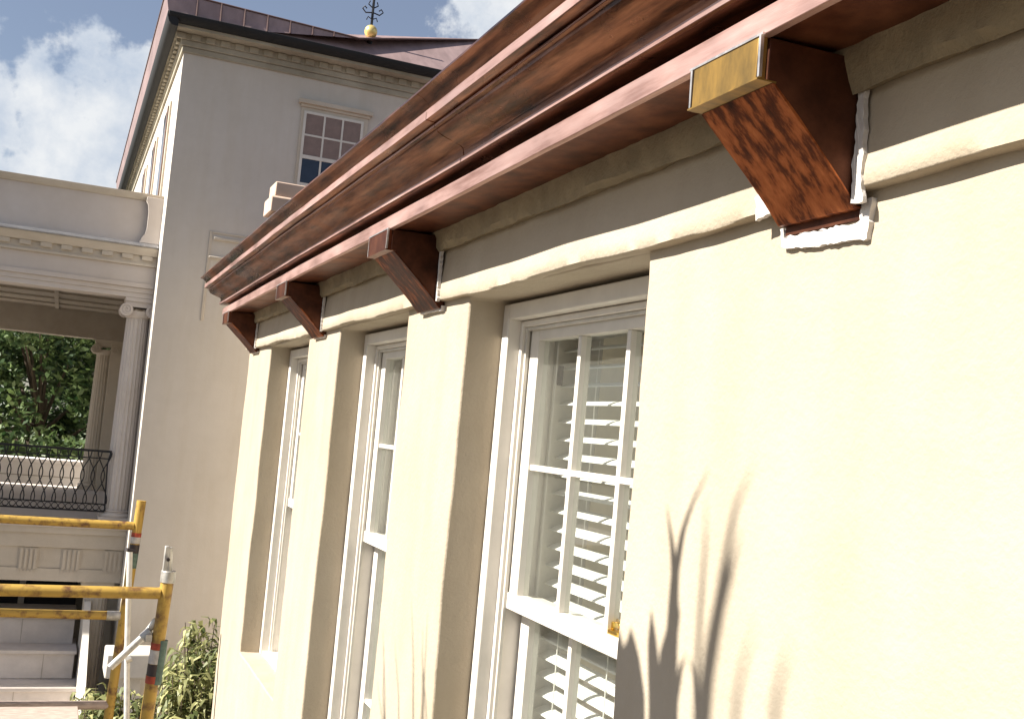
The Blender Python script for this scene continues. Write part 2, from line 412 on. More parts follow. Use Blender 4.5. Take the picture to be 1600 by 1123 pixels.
# brackets under the gutter
def bracket(y0, y1, big=False):
    b = MB(); zf = .3985
    b.prism([(X(.024), .625), (X(.192), .623), (X(.192), .557), (X(.182), .555), (X(.137), .514), (X(.09), .474), (X(.05), .433), (X(.018), zf), (X(.0), zf)], y0, y1)
    br = part(b, 'bracket', M['copper_black'], bld, bevel=.0015)
    p_ = MB(); p_.prism([(X(.180), .5545), (X(.1845), .5545), (X(.139), .5125), (X(.093), .4705), (X(.052), .4305), (X(.020), .3955), (X(.002), .3955), (X(.002), .398), (X(.018), .398), (X(.05), .4325), (X(.135), .5155)], y0-.0025, y1+.0025)
    part(p_, 'sloping_face', M['copper_flame'], bld, sub=br)
    q = MB(); q.box(X(.209), X(.1925), y0+.006, y1-.006, .559, .6245)
    part(q, 'front_cap', M['brass'] if big else M['copper_dark'], bld, sub=br, bevel=.001)
    q = MB(); q.box(X(.212), X(.178), y0-.002, y1+.002, .5555, .5580)
    part(q, 'drip_edge', M['brass'] if big else M['copper'], bld, sub=br)
    q = MB()
    for yy in (y0, y1): q.box(X(.2105), X(.205), yy-.0025, yy+.0025, .5595, .624)
    q.box(X(.2105), X(.2057), y0-.006, y1+.006, .622, .626)
    part(q, 'solder_seam', M['solder'], bld, sub=br, warp=warp(.002, 30))
    rr = random.Random(int(y0*100))
    def smear(n, pts, x0, th, seed):
        """ragged slab in a plane parallel to the wall: outline of (y,z)"""
        r2 = random.Random(seed); out = []
        for i in range(len(pts)):
            a, b_ = pts[i], pts[(i+1) % len(pts)]; k = max(1, int(math.hypot(a[0]-b_[0], a[1]-b_[1])/.008))
            for j in range(k):
                t_ = j/k; out.append((a[0]+(b_[0]-a[0])*t_+r2.uniform(-.0022, .0022), a[1]+(b_[1]-a[1])*t_+r2.uniform(-.0024, .0024)))
        mb = MB(); front = [mb.vt((x0-th+r2.uniform(-.0012, .0012), y, z)) for y, z in out]; back = [mb.vt((x0+.006, y, z)) for y, z in out]
        cy_ = sum(p[0] for p in out)/len(out); cz_ = sum(p[1] for p in out)/len(out)
        for i in range(len(out)):
            j = (i+1) % len(out); mb.f.append((front[i], front[j], back[j], back[i]))
        mb.f.append(tuple(front))
        part(mb, n, M['patch'], bld, sub=br)
    if big:
        q = MB(); q.box(X(.007), X(-.004), y0+.002, y1-.002, .380, .3952); part(q, 'foot_gap_shade', M['copper_black'], bld, sub=br)  # dark strip standing in for the shadowed gap below the foot
        smear('plaster_patch', [(y1+.004, .415), (y1+.050, .412), (y1+.058, .452), (y1+.030, .470), (y1+.004, .462)], WX-.030, .0025, 5)
        smear('plaster_patch', [(y0-.020, .346), (y0+.03, .350), (y1-.06, .352), (y1+.006, .362), (y1+.012, .396), (y1+.002, .396), (y1+.001, .378), (y0-.001, .376), (y0-.002, .412), (y0-.024, .412)], WX-.004, .005, 6)
        smear('plaster_patch', [(y0-.030, .40), (y0-.003, .40), (y0-.003, .47), (y0-.003, .585), (y0-.018, .585), (y0-.024, .50), (y0-.022, .44)], WX-.029, .002, 7)
    else:
        smear('plaster_patch', [(y0-.020, .415), (y0-.003, .415), (y0-.003, .585), (y0-.016, .585), (y0-.014, .48)], WX-.031, .004, 8+int(y0))
        smear('plaster_patch', [(y0-.004, .390), (y1-.01, .391), (y1+.004, .402), (y0-.006, .402)], WX-.006, .006, 12+int(y0))
    return br
bracket(1.342, 1.532, True)
bracket(3.325, 3.545); bracket(5.00, 5.22); bracket(6.84, 7.06); bracket(-.70, -.48)

# windows of the wing
def window(y0, y1, zb, zt, idx):
    wroot = None
    cs = MB()   # casing: three stepped faces
    def frame(mb, x0, x1, a, b, c_, d, wd, bot=True):
        mb.box(x0, x1, a, a+wd, c_, d); mb.box(x0, x1, b-wd, b, c_, d); mb.box(x0, x1, a+wd, b-wd, d-wd, d)
        if bot: mb.box(x0, x1, a+wd, b-wd, c_, c_+wd)
    zt_ = zt-.012
    frame(cs, WX+.113, WX+.35, y0+.001, y1-.001, zb, zt_, .046, False)
    win = part(cs, 'window', M['white'], bld, bevel=.004, warp=warp(.003, 3))
    c2 = MB(); frame(c2, WX+.155, WX+.34, y0+.047, y1-.047, zb+.01, zt_-.047, .018, False)
    part(c2, 'frame', M['white'], bld, sub=win, bevel=.003)
    c2 = MB(); frame(c2, WX+.166, WX+.178, y0+.0655, y1-.0655, zb+.01, zt_-.0655, .010, False)
    part(c2, 'bead', M['whiteold'], bld, sub=win, bevel=.002)
    c2 = MB(); c2.box(WX+.12, WX+.35, y0+.047, y1-.047, zb-.03, zb+.02); part(c2, 'sill', M['white'], bld, sub=win, bevel=.004)
    # upper sash
    A, B = y0+.078, y1-.078
    def sash(nm, x0, th, z0, z1, st, top, bot, rows, muntin=.020, lowrail=None):
        s_ = MB(); s_.box(x0, x0+th, A, A+st, z0, z1); s_.box(x0, x0+th, B-st, B, z0, z1)
        s_.box(x0, x0+th, A+st, B-st, z1-top, z1)
        if lowrail: s_.box(x0-.004, x0+th, A-.004, B+.004, z0-.002, z0+bot)
        else: s_.box(x0, x0+th, A+st, B-st, z0, z0+bot)
        gw = (B-A-2*st-2*muntin)/3
        for k in (1, 2):
            ya = A+st+gw*k+muntin*(k-1); s_.box(x0+.004, x0+th-.002, ya, ya+muntin, z0+bot, z1-top)
        gh = (z1-top-z0-bot-(rows-1)*muntin)/rows
        for k in range(1, rows):
            za = z0+bot+gh*k+muntin*(k-1); s_.box(x0+.006, x0+th-.004, A+st, B-st, za, za+muntin*.85)
        so = part(s_, nm, M['white'], bld, sub=win, bevel=.0025)
        gl = MB(); gl.quad((x0+th*.55, A+st-.004, z0+bot-.004), (x0+th*.55, B-st+.004, z0+bot-.004), (x0+th*.55, B-st+.004, z1-top+.004), (x0+th*.55, A+st-.004, z1-top+.004))
        part(gl, 'glass', M['glass'], bld, sub=win)
        return so
    sash('upper_sash', WX+.18, .038, -.490, zt_-.0655, .058, .040, .045, 2, lowrail=True)
    sash('lower_sash', WX+.226, .038, zb+.02, -.450, .058, .04, .07, 2)
    # inner jamb and reveal lining
    c2 = MB(); c2.box(WX+.265, WX+.42, B-.005, B+.03, zb, zt_-.03); c2.box(WX+.265, WX+.42, A-.03, A+.005, zb, zt_-.03); c2.box(WX+.265, WX+.42, A, B, zt_-.06, zt_-.02)
    part(c2, 'inner_jamb', M['whiteold'], bld, sub=win, bevel=.003)
    c2 = MB(); c2.box(WX+.272, WX+.290, B-.011, B-.0055, .175, .235); part(c2, 'latch_plate', M['blacktape'], bld, sub=win, bevel=.002)
    c2 = MB(); yc = A+.30; c2.box(WX+.186, WX+.222, yc-.030, yc+.030, -.4445, -.434); c2.tube([(WX+.20, yc-.02, -.434), (WX+.20, yc-.02, -.418), (WX+.21, yc+.015, -.412)], .005, 6)
    c2.box(WX+.195, WX+.215, yc+.01, yc+.022, -.434, -.416)
    part(c2, 'sash_lock', M['lock'], bld, sub=win, bevel=.001)
    return A, B
names = ['venetian blind with lit white slats inside the nearest, widest-looking window',
         'venetian blind seen edge-on through the middle window, between the second and third brackets',
         'venetian blind hidden deep in the farthest, narrowest-looking window by the corner']
for i, (a, b, c_, d) in enumerate(OPEN):
    A, B = window(a, b, c_, d, i)
    t = thing('venetian_blind', names[i], 'window blind', (WX+.35, (A+B)/2, d-.05), 'venetian blinds inside the windows of the stucco wing')
    s_ = MB(); z = .285; k = 0
    rr = random.Random(i)
    while z > c_+.06:
        xc, hw, th = WX+.312, .025, .0015
        tl = R(17)+rr.uniform(-.04, .04); dx, dz = hw*math.cos(tl), hw*math.sin(tl)
        for q in range(1):
            p = [(xc-dx, z-dz), (xc-dx*.3, z-dz*.3+.003), (xc+dx*.3, z+dz*.3+.003), (xc+dx, z+dz)]
            p += [(a_, b_-th*2) for a_, b_ in reversed(p)]
            s_.prism(p, A-.0, B-.006)
        z -= .053
    part(s_, 'slats', M['slat'], t)
    s_ = MB(); s_.box(WX+.288, WX+.338, A+.004, B-.008, .315, .355); part(s_, 'head_rail', M['slat'], t, bevel=.002)
    for yy in (A+.14, (A+B)/2+.02, B-.14):
        s_ = MB(); s_.tube([(WX+.285, yy, .31), (WX+.285, yy, c_+.06)], .0018, 5); s_.tube([(WX+.339, yy, .31), (WX+.339, yy, c_+.06)], .0018, 5)
        part(s_, 'ladder_cord', M['cord'], t)

# ================================================================ the tall house behind
HX, HY = 1.02, 15.0
hs = thing('tall_house', 'tall grey stucco house with a brown metal roof behind the scaffold', 'house', (HX, HY, GZ))
w = MB(); w.box(HX, 14, HY, 28.0, GZ-.1, 4.76); part(w, 'wall', M['tower'], hs)
w = MB()        # frieze and mouldings under the eave
w.box(HX-.03, 14.03, HY-.03, HY, 4.70, 4.78); w.box(HX-.03, HX, HY, 28, 4.70, 4.78)
w.box(HX-.05, 14.05, HY-.05, 28.05, 4.782, 4.86); w.box(HX-.05, 14.05, HY-.055, 28.05, 4.8605, 4.946); part(w, 'frieze', M['olddentil'], hs, bevel=.01)
frz = [o for o in hs.children if o.name.startswith('frieze')][0]
def copies(first, offs):
    for d in offs:
        c_ = first.copy(); c_.location = first.location+Vector(d); c_.parent = first.parent; COL.objects.link(c_)
w = MB(); w.box(HX-.12, HX-.0, HY-.085, HY-.04, 4.862, 4.940)
copies(part(w, 'dentil', M['olddentil'], hs, sub=frz, bevel=.006), [(.19*i, 0, 0) for i in range(1, 36)])
w = MB(); w.box(HX-.10, HX-.04, HY+.12, HY+.24, 4.862, 4.935)
copies(part(w, 'dentil', M['olddentil'], hs, sub=frz, bevel=.006), [(0, .21*i, 0) for i in range(1, 60)])
w = MB(); w.box(HX-.13, 14.2, HY-.262, 28.2, 4.947, 4.985); part(w, 'eave_soffit', M['olddentil'], hs)
w = MB(); gp = [(-.20, 4.987), (-.27, 4.988), (-.33, 5.01), (-.36, 5.05), (-.36, 5.085), (-.32, 5.085), (-.2, 5.06)]
w.prism([(HY+a-.04, z) for a, z in gp], HX-.26, 14.3, axis='x'); part(w, 'front_gutter', M['gutter'], hs, bevel=.004)
w = MB(); gp = [(-.131, 4.985), (-.131, 4.915), (-.16, 4.905), (-.21, 4.915), (-.25, 4.95), (-.275, 5.02), (-.275, 5.085), (-.24, 5.085), (-.2, 5.06)]
w.prism([(HX+a, z) for a, z in gp], HY-.38, 28.3); part(w, 'side_gutter', M['gutter'], hs, bevel=.004)
# steep seamed band with a shallower slope rising behind it
EY = HY-.36
P0 = (1.84, EY+.01, 5.07); T = (3.27, EY+.10, 5.315); RR = (5.93, 16.2, 6.34); RR2 = (14.2, 16.2, 6.34)
r_ = MB()
A0 = (HX-.27, EY, 5.086); A1 = (HX-.32, EY+.0, 5.34)
tl = (HX-.32, EY+.03, 5.36); r_.poly([A0, P0, T, tl])
r_.poly([tl, (HX-.27, EY, 5.086), (HX-.275, 28.3, 5.086), (HX-.31, 28.3, 5.36)])
r_.poly([tl, T, (3.5, 17.5, 5.9), (.9, 17.5, 5.5)]); r_.poly([tl, (.9, 17.5, 5.5), (.9, 22, 5.5), (HX-.31, 28.3, 5.36)])
part(r_, 'upper_roof_band', M['roofcu'], hs)
r_ = MB(); r_.poly([P0, (14.3, EY, 5.086), RR2, RR]); r_.poly([P0, RR, T]); r_.poly([T, RR, (3.5, 17.5, 5.9)])
part(r_, 'front_roof_slope', M['roofcu'], hs)
r_ = MB()
for i in range(7):
    r_ = MB(); xx = 1.10+.305*i
    if i == 6: xx = 2.92
    ta = (xx-(HX-.32))/(T[0]-HX+.32)
    zt2 = 5.36+(T[2]-5.36)*ta; yt = EY+.03+(T[1]-EY-.03)*ta
    if xx < P0[0]: zb2, yb = 5.088, EY
    else:
        q = (xx-P0[0])/(T[0]-P0[0]); zb2 = P0[2]+(T[2]-P0[2])*q; yb = P0[1]+(T[1]-P0[1])*q
    r_.prism([(xx-.009, yb), (xx+.009, yb)], 0, 1) if False else None
    r_.tube([(xx, yb-.008, zb2), (xx, yt-.008, zt2)], .011, 6)
    part(r_, 'standing_seam', M['seam'], hs)
r_ = MB(); r_.tube([tl, T], .014, 6); r_.tube([T, RR], .014, 6); r_.tube([RR, RR2], .014, 6); r_.tube([tl, (HX-.31, 28.3, 5.36)], .014, 6)
part(r_, 'ridge_roll', M['seam'], hs)
# finial
fn = thing('roof_finial', 'gilded ball finial with a dark iron cross on the roof ridge', 'finial', (3.50, 15.05, 5.36))
w = MB(); w.lathe(3.50, 15.05, [(.05, 5.30), (.035, 5.36), (.035, 5.42)], 12); part(w, 'stem', M['iron'], fn, smooth=True)
w = MB(); w.lathe(3.50, 15.05, [(.02, 5.475-.0)]+[(.092*math.sin(a), 5.56-.092*math.cos(a)*1.05) for a in [PI*k/12 for k in range(1, 12)]]+[(.01, 5.657)], 20)
part(w, 'ball', M['gold'], fn, smooth=True)
w = MB(); w.tube([(3.5, 15.05, 5.65), (3.5, 15.05, 6.25)], .018, 6)
for s_ in (-1, 1):
    w.tube([(3.5, 15.05, 5.84), (3.5+s_*.10, 15.05, 5.82), (3.5+s_*.15, 15.05, 5.87), (3.5+s_*.12, 15.05, 5.91), (3.5+s_*.09, 15.05, 5.88)], .010, 5)
    w.tube([(3.5, 15.05, 5.90), (3.5+s_*.07, 15.05, 5.95), (3.5+s_*.05, 15.05, 6.00)], .009, 5)
    w.tube([(3.5, 15.05, 5.74), (3.5+s_*.06, 15.05, 5.77), (3.5+s_*.08, 15.05, 5.72)], .008, 5)
part(w, 'iron_cross', M['iron'], fn)
# front window of the house
wx0, wx1, wz1 = 2.705, 3.475, 4.20
w = MB(); w.box(wx0-.07, wx1+.10, HY-.03, HY, 2.3, wz1+.09); win = part(w, 'window', M['towertrim'], hs, bevel=.006)
w = MB(); w.box(wx0-.12, wx1+.15, HY-.085, HY-.001, wz1+.13, wz1+.19); w.box(wx0-.09, wx1+.12, HY-.05, HY-.002, wz1+.09, wz1+.13)
part(w, 'head_cornice', M['towertrim'], hs, sub=win, bevel=.006)
w = MB(); f0, f1 = HY-.046, HY-.031
w.box(wx0-.035, wx0, f0, f1, 2.35, wz1+.035); w.box(wx1, wx1+.035, f0, f1, 2.35, wz1+.035); w.box(wx0, wx1, f0, f1, wz1, wz1+.035)
part(w, 'frame', M['white'], hs, sub=win)
pw = (wx1-wx0)/3
w = MB()
for k in (1, 2): w.box(wx0+pw*k-.013, wx0+pw*k+.013, f0, f1, 2.6, wz1)
for z in (3.905,): w.box(wx0, wx1, f0+.002, f1, z-.013, z+.013)
w.box(wx0, wx1, f0-.006, f1, 3.575, 3.625); w.box(wx0, wx1, f0+.002, f1, 3.20, 3.24); w.box(wx0, wx1, f0+.002, f1, 2.9, 2.93)
part(w, 'sash', M['white'], hs, sub=win)
w = MB(); w.box(wx0, wx1, f1+.0005, HY-.0305, 3.60, wz1)
w2 = MB(); w2.box(wx0, wx1, HY-.0385, HY-.0305, 3.6, wz1); part(w2, 'shade', M['blindbrown'], hs, sub=win)
w2 = MB(); w2.box(wx0, wx1, HY-.0385, HY-.0305, 2.4, 3.599); part(w2, 'pane', M['darkpane'], hs, sub=win)
# blocked window panel on the front wall
w = MB()
w.box(1.66, 2.9, HY-.035, HY, 2.285, 2.325); w.box(1.60, 1.64, HY-.012, HY, 1.2, 2.40); w.box(1.64, 2.9, HY-.012, HY, 2.37, 2.40); w.box(1.62, 2.9, HY-.04, HY-.0, 2.035, 2.065)
part(w, 'panel_moulding', M['towertrim'], hs, bevel=.006)
# narrow windows on its sunlit side
for yy, z1 in ((16.6, 4.28), (18.9, 4.28), (21.2, 4.28)):
    w = MB(); w.box(HX-.03, HX-.001, yy-.45, yy+.45, 2.2, z1+.06); wn = part(w, 'window', M['towertrim'], hs, bevel=.006)
    w = MB(); w.box(HX-.05, HX-.0305, yy-.38, yy-.30, 2.3, z1); part(w, 'shutter', M['blindbrown'], hs, sub=wn)
    w = MB(); w.box(HX-.036, HX-.0305, yy-.29, yy+.38, 2.3, z1); part(w, 'pane', M['darkpane'], hs, sub=wn)

# link wing with its chimney
lk = thing('link_wing', 'low pale wing hidden between the copper eave and the tall house', 'building', (2.1, 13.3, GZ))
w = MB(); w.box(2.13, 8, 13.05, 13.6, GZ, 2.0); w.box(2.45, 8, 13.601, 14.995, GZ, 2.0); part(w, 'wall', M['towertrim'], lk)
w = MB(); w.box(2.10, 8.05, 13.02, 13.62, 2.001, 2.06); w.box(2.43, 8.05, 13.621, 14.995, 2.001, 2.06); part(w, 'roof', M['roofcu'], lk)
ch = thing('chimney', 'pale stepped chimney cap poking up behind the copper gutter', 'chimney', (2.3, 13.3, 2.06))
M['chimney'] = plaster('chimney_stucco', (.56, .42, .34), .12)
w = MB(); w.box(2.09, 2.9, 13.04, 13.42, 2.061, 2.42); part(w, 'shaft', M['chimney'], ch, bevel=.01)
w = MB(); w.prism([(13.42+.08, 2.421), (13.0-.0, 2.421), (13.0, 2.60), (13.03, 2.615), (13.5, 2.615)], 2.045, 2.97, axis='x'); part(w, 'lower_cap', M['chimney'], ch, bevel=.012)
w = MB(); w.box(2.085, 2.93, 13.04, 13.46, 2.616, 2.79); part(w, 'upper_cap', M['chimney'], ch, bevel=.012)

# ================================================================ porch on the side of the tall house
PY = 15.12
po = thing('columned_porch', 'two-storey pale porch with fluted columns and a balcony railing beside the tall house', 'porch', (0, PY, GZ))
xl = -7.0; xr = .989
w = MB()        # parapet
w.box(xl, xr, PY+.10, PY+.35, 2.13, 2.70); part(w, 'parapet', M['porch'], po)
w = MB(); w.prism([(PY+.36, 2.701), (PY+.08, 2.701), (PY+.04, 2.74), (PY+.02, 2.785), (PY+.36, 2.80)], xl, xr, axis='x'); part(w, 'parapet_cap', M['towertrim'], po, bevel=.004)
w = MB()        # end block with a hollow side
pts = [(.88, 2.74), (.78, 2.74), (.775, 2.68), (.80, 2.64), (.815, 2.55), (.815, 2.33), (.80, 2.25), (.765, 2.20), (.74, 2.13), (.995, 2.13), (.995, 2.74)]
w.prism([(x, z) for x, z in pts], 0, 1) if False else None
i0 = [w.vt((x, PY-.01, z)) for x, z in pts]; i1 = [w.vt((x, PY+.09, z)) for x, z in pts]
for k in range(len(pts)): w.f.append((i0[k], i0[(k+1) % len(pts)], i1[(k+1) % len(pts)], i1[k]))
w.f.append(tuple(i0)); w.f.append(tuple(reversed(i1))); part(w, 'end_block', M['porch'], po, bevel=.004)
w = MB(); w.prism([(PY+.10, 2.145), (PY-.02, 2.125), (PY-.10, 2.10), (PY-.135, 2.07), (PY-.12, 2.06), (PY+.10, 2.06)], xl, xr-.01, axis='x'); part(w, 'metal_flashing', M['steel'], po, smooth=True)
w = MB(); w.prism([(PY+.4, 2.058), (PY-.10, 2.058), (PY-.09, 2.02), (PY-.05, 1.985), (PY-.04, 1.96), (PY+.4, 1.96)], xl, xr, axis='x'); part(w, 'cornice', M['towertrim'], po, bevel=.003)
w = MB(); w.box(.93-.135, .93, PY-.035, PY+.0, 1.90, 1.958)
copies(part(w, 'dentil', M['towertrim'], po, bevel=.004), [(-.245*i, 0, 0) for i in range(1, 15)])
w = MB(); w.box(xl, xr, PY+.0, PY+.4, 1.86, 1.959); w.box(xl, xr, PY-.02, PY+.4, 1.825, 1.859); part(w, 'bed_moulding', M['towertrim'], po, bevel=.003)
w = MB(); w.box(xl, xr, PY+.02, PY+.42, 1.60, 1.824); w.box(xl, xr, PY+.0, PY+.42, 1.54, 1.599); w.box(xl, xr, PY+.03, PY+.42, 1.475, 1.539); w.box(xl, xr, PY+.045, PY+.42, 1.41, 1.474)
part(w, 'entablature', M['porch'], po, bevel=.003)
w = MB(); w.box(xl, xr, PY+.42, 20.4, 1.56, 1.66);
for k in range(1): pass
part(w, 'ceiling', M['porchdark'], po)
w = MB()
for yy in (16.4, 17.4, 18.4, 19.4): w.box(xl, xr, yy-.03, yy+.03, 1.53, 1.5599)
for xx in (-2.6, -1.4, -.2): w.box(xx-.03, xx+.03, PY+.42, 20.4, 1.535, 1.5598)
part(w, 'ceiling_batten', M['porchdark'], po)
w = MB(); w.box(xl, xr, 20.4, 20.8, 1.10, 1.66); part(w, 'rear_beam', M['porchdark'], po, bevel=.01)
def column(cx_, cy_, r, z0, z1, mat, rear=False):
    c_ = MB(); prof = [(r*1.0, z0+.14)]+[(r*(1-.14*(k/10)**1.6), z0+.14+(z1-.26-z0-.14)*k/10) for k in range(1, 11)]
    c_.lathe(cx_, cy_, prof, 96, 20, r*.075); co = part(c_, 'column', mat, po, smooth=True)
    b = MB(); b.box(cx_-r*1.3, cx_+r*1.3, cy_-r*1.3, cy_+r*1.3, z0, z0+.05)
    b.lathe(cx_, cy_, [(r*1.25, z0+.051), (r*1.3, z0+.07), (r*1.22, z0+.095), (r*1.08, z0+.10), (r*1.05, z0+.115), (r*1.14, z0+.125), (r*1.1, z0+.139)], 32)
    part(b, 'base', mat, po, sub=co, smooth=True)
    k_ = MB(); rt = r*.86
    k_.lathe(cx_, cy_, [(rt, z1-.262), (rt*1.12, z1-.25), (rt*1.25, z1-.20), (rt*1.3, z1-.17)], 32)
    k_.box(cx_-r*1.12, cx_+r*1.12, cy_-r*1.15, cy_+r*1.15, z1-.05, z1-.001)
    k_.box(cx_-r*1.05, cx_+r*1.05, cy_-r*1.02, cy_+r*1.02, z1-.12, z1-.051)
    for sx in (-1, 1):
        for sy in (-1, 1):
            vx, vy, vz = cx_+sx*r*.98, cy_+sy*r*.96, z1-.165
            k_.tube([(vx, vy-.05*r/.16, vz), (vx, vy+.05*r/.16, vz)], r*.50, 18)
            # raised spiral on the volute face
            sp = []
            for q in range(22):
                an = q*.55; rd = r*.46*(1-q/24); sp.append((vx+sx*rd*math.cos(an), vy+sy*.055*r/.16, vz+rd*math.sin(an)))
            k_.tube(sp, r*.055, 5)
        k_.tube([(cx_+sx*r*.98, cy_-r*.95, z1-.165), (cx_+sx*r*.98, cy_+r*.95, z1-.165)], r*.36, 14)
    part(k_, 'capital', mat, po, sub=co, smooth=True)
column(.845, PY+.24, .165, -1.50, 1.409, M['porch'])
column(-3.3, PY+.24, .165, -1.50, 1.409, M['porch'])
column(.66, 20.6, .16, -1.50, 1.099, M['towertrim'])
column(-3.3, 20.6, .16, -1.50, 1.099, M['towertrim'])
for yy in (17.2, 19.4):
    w = MB(); w.box(.93, xr, yy-.15, yy+.15, -1.5, 1.55); part(w, 'wall_pilaster', M['towertrim'], po, bevel=.01)
w = MB(); w.box(.74, xr, 20.42, 20.79, -1.5, 1.099); part(w, 'rear_pier', M['towertrim'], po, bevel=.01)
w = MB(); w.box(xl, xr, PY-.06, 21, -1.60, -1.501); part(w, 'balcony_floor', M['porch'], po, bevel=.005)
w = MB(); w.box(xl, xr, PY-.03, PY+.42, -1.68, -1.601); w.box(xl, xr, PY-.0, PY+.42, -1.86, -1.681); w.box(xl, xr, PY+.025, PY+.42, -2.12, -1.861); w.box(xl, xr, PY+.01, PY+.42, -2.28, -2.121)
low = part(w, 'lower_entablature', M['towertrim'], po, bevel=.004)
w = MB(); x_ = .98
for q in range(4): w.box(x_-.05-q*.055, x_-.02-q*.055, PY-.0, PY+.026, -2.13, -1.88)
w.box(x_-.23, x_+.0, PY+.012, PY+.0245, -2.14, -1.87)
for q in range(6): w.box(x_-.03-q*.04, x_-.01-q*.04, PY+.0, PY+.009, -2.165, -2.14)
copies(part(w, 'triglyph', M['towertrim'], po, sub=low), [(-.5*i, 0, 0) for i in range(1, 8)])
# lower storey
for cx_ in (.72, -3.3):
    c_ = MB(); c_.lathe(cx_, PY+.26, [(.15, GZ), (.15, -2.42), (.18, -2.40), (.18, -2.36), (.16, -2.35), (.16, -2.33)], 96, 18, .012); c_.box(cx_-.2, cx_+.2, PY+.05, PY+.42, -2.33, -2.281)
    part(c_, 'lower_column', M['towertrim'], po, smooth=True)
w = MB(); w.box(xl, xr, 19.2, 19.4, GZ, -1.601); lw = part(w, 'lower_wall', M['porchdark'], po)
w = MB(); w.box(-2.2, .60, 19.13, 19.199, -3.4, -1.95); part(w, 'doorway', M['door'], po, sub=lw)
w = MB(); w.box(-.25, -.16, 19.09, 19.129, -3.5, -1.95); w.box(-2.2, .6, 19.095, 19.129, -3.08, -3.02); w.box(-2.3,-2.2,19.08,19.199,-3.5,-1.9); part(w, 'door_frame', M['white'], po, sub=lw)

po.location = (0, PY+.44, GZ*1.029); po.scale = (1.029,)*3
# balcony railing
rl = thing('balcony_railing', 'black wrought-iron balcony railing of interlaced curved bars between the porch columns', 'railing', (-1, PY+.15, -1.5))
ry = PY+.10; x0, x1 = -3.2, .70
w = MB(); w.box(x0, x1, ry-.022, ry+.022, -.628, -.60); part(w, 'top_rail', M['iron'], rl, bevel=.004)
w = MB(); w.box(x0, x1, ry-.012, ry+.012, -.715, -.70); w.box(x0, x1, ry-.012, ry+.012, -1.30, -1.285); w.box(x0, x1, ry-.012, ry+.012, -1.395, -1.375); part(w, 'lower_rail', M['iron'], rl)
n_ = 0; x_ = x1-.04
while x_ > x0:
    w = MB(); sg = 1 if n_ % 2 else -1
    pts = []
    for q in range(15):
        t_ = q/14; z = -.628+(-1.285+.628)*t_
        pts.append((x_+sg*.052*(math.cos(PI*2*(t_-.47)*1.05)), ry+sg*.006, z))
    w.tube(pts, .0075, 5, caps=False); part(w, 'curved_bar', M['iron'], rl)
    n_ += 1; x_ -= .0615
w = MB(); x_ = x1-.03
while x_ > x0:
    w.tube([(x_+.036*math.cos(a), ry, -1.338+.036*math.sin(a)) for a in [2*PI*k/10 for k in range(11)]], .006, 4, caps=False); x_ -= .082
part(w, 'ring_band', M['iron'], rl)
w = MB(); w.tube([(x1, ry, -.6), (x1-.03, ry, -.78), (x1-.02, ry, -1.0), (x1, ry, -1.38)], .010, 6); part(w, 'end_scroll', M['iron'], rl)
rl.location = (-1.029, PY+.15+.445, -1.5*1.029); rl.scale = (1.029,)*3

# stone stairs and garden pieces at the foot of the porch
st = thing('stone_stair', 'broad pale stone steps below the porch', 'steps', (-1, 15, GZ))
zt = -2.84; yy = PY+.80
rr = random.Random(3)
for k in range(5):
    z1 = zt-.37*k; z0 = z1-.37; y_ = yy-.42*k
    w = MB(); w.box(-6, .52+.03*k, y_, y_+.8, z0, z1-.05); w.box(-6, .54+.03*k, y_-.045, y_+.8, z1-.048, z1); sp = part(w, 'step', M['stair'], st, bevel=.006, warp=warp(.01, 3))
    for q in range(4):
        xx = -.12-q*.9+(.3 if k % 2 else 0); w = MB(); w.box(xx-.004, xx+.004, y_-.003, y_, z0, z1-.05); part(w, 'joint', M['porchdark'], st, sub=sp)
w = MB(); w.prism([(13.4, GZ), (13.4, -4.1), (15.6, -2.6), (15.8, -2.6), (15.8, GZ)], .60, .68, axis='x'); part(w, 'stringer', M['white'], st)
bp = thing('garden_pier', 'white square garden pier with a wide cap behind the scaffold and shrub', 'pier', (1.15, 14.4, GZ))
w = MB(); w.box(1.0, 1.28, 14.1, 14.36, GZ, -3.22); part(w, 'post', M['white'], bp)
w = MB(); w.box(.85, 1.42, 13.95, 14.5, -3.219, -2.93); part(w, 'cap', M['white'], bp, bevel=.02)
bx = thing('white_bench', 'white garden bench at the foot of the stone steps', 'bench', (0.4, 11.5, GZ))
w = MB(); w.box(-.2, .62, 13.3, 13.7, -3.62, -3.55); part(w, 'seat', M['white'], bx, bevel=.008)
for q in (-.15, .5):
    w = MB(); w.box(q, q+.07, 13.33, 13.67, GZ, -3.621); part(w, 'leg', M['white'], bx)

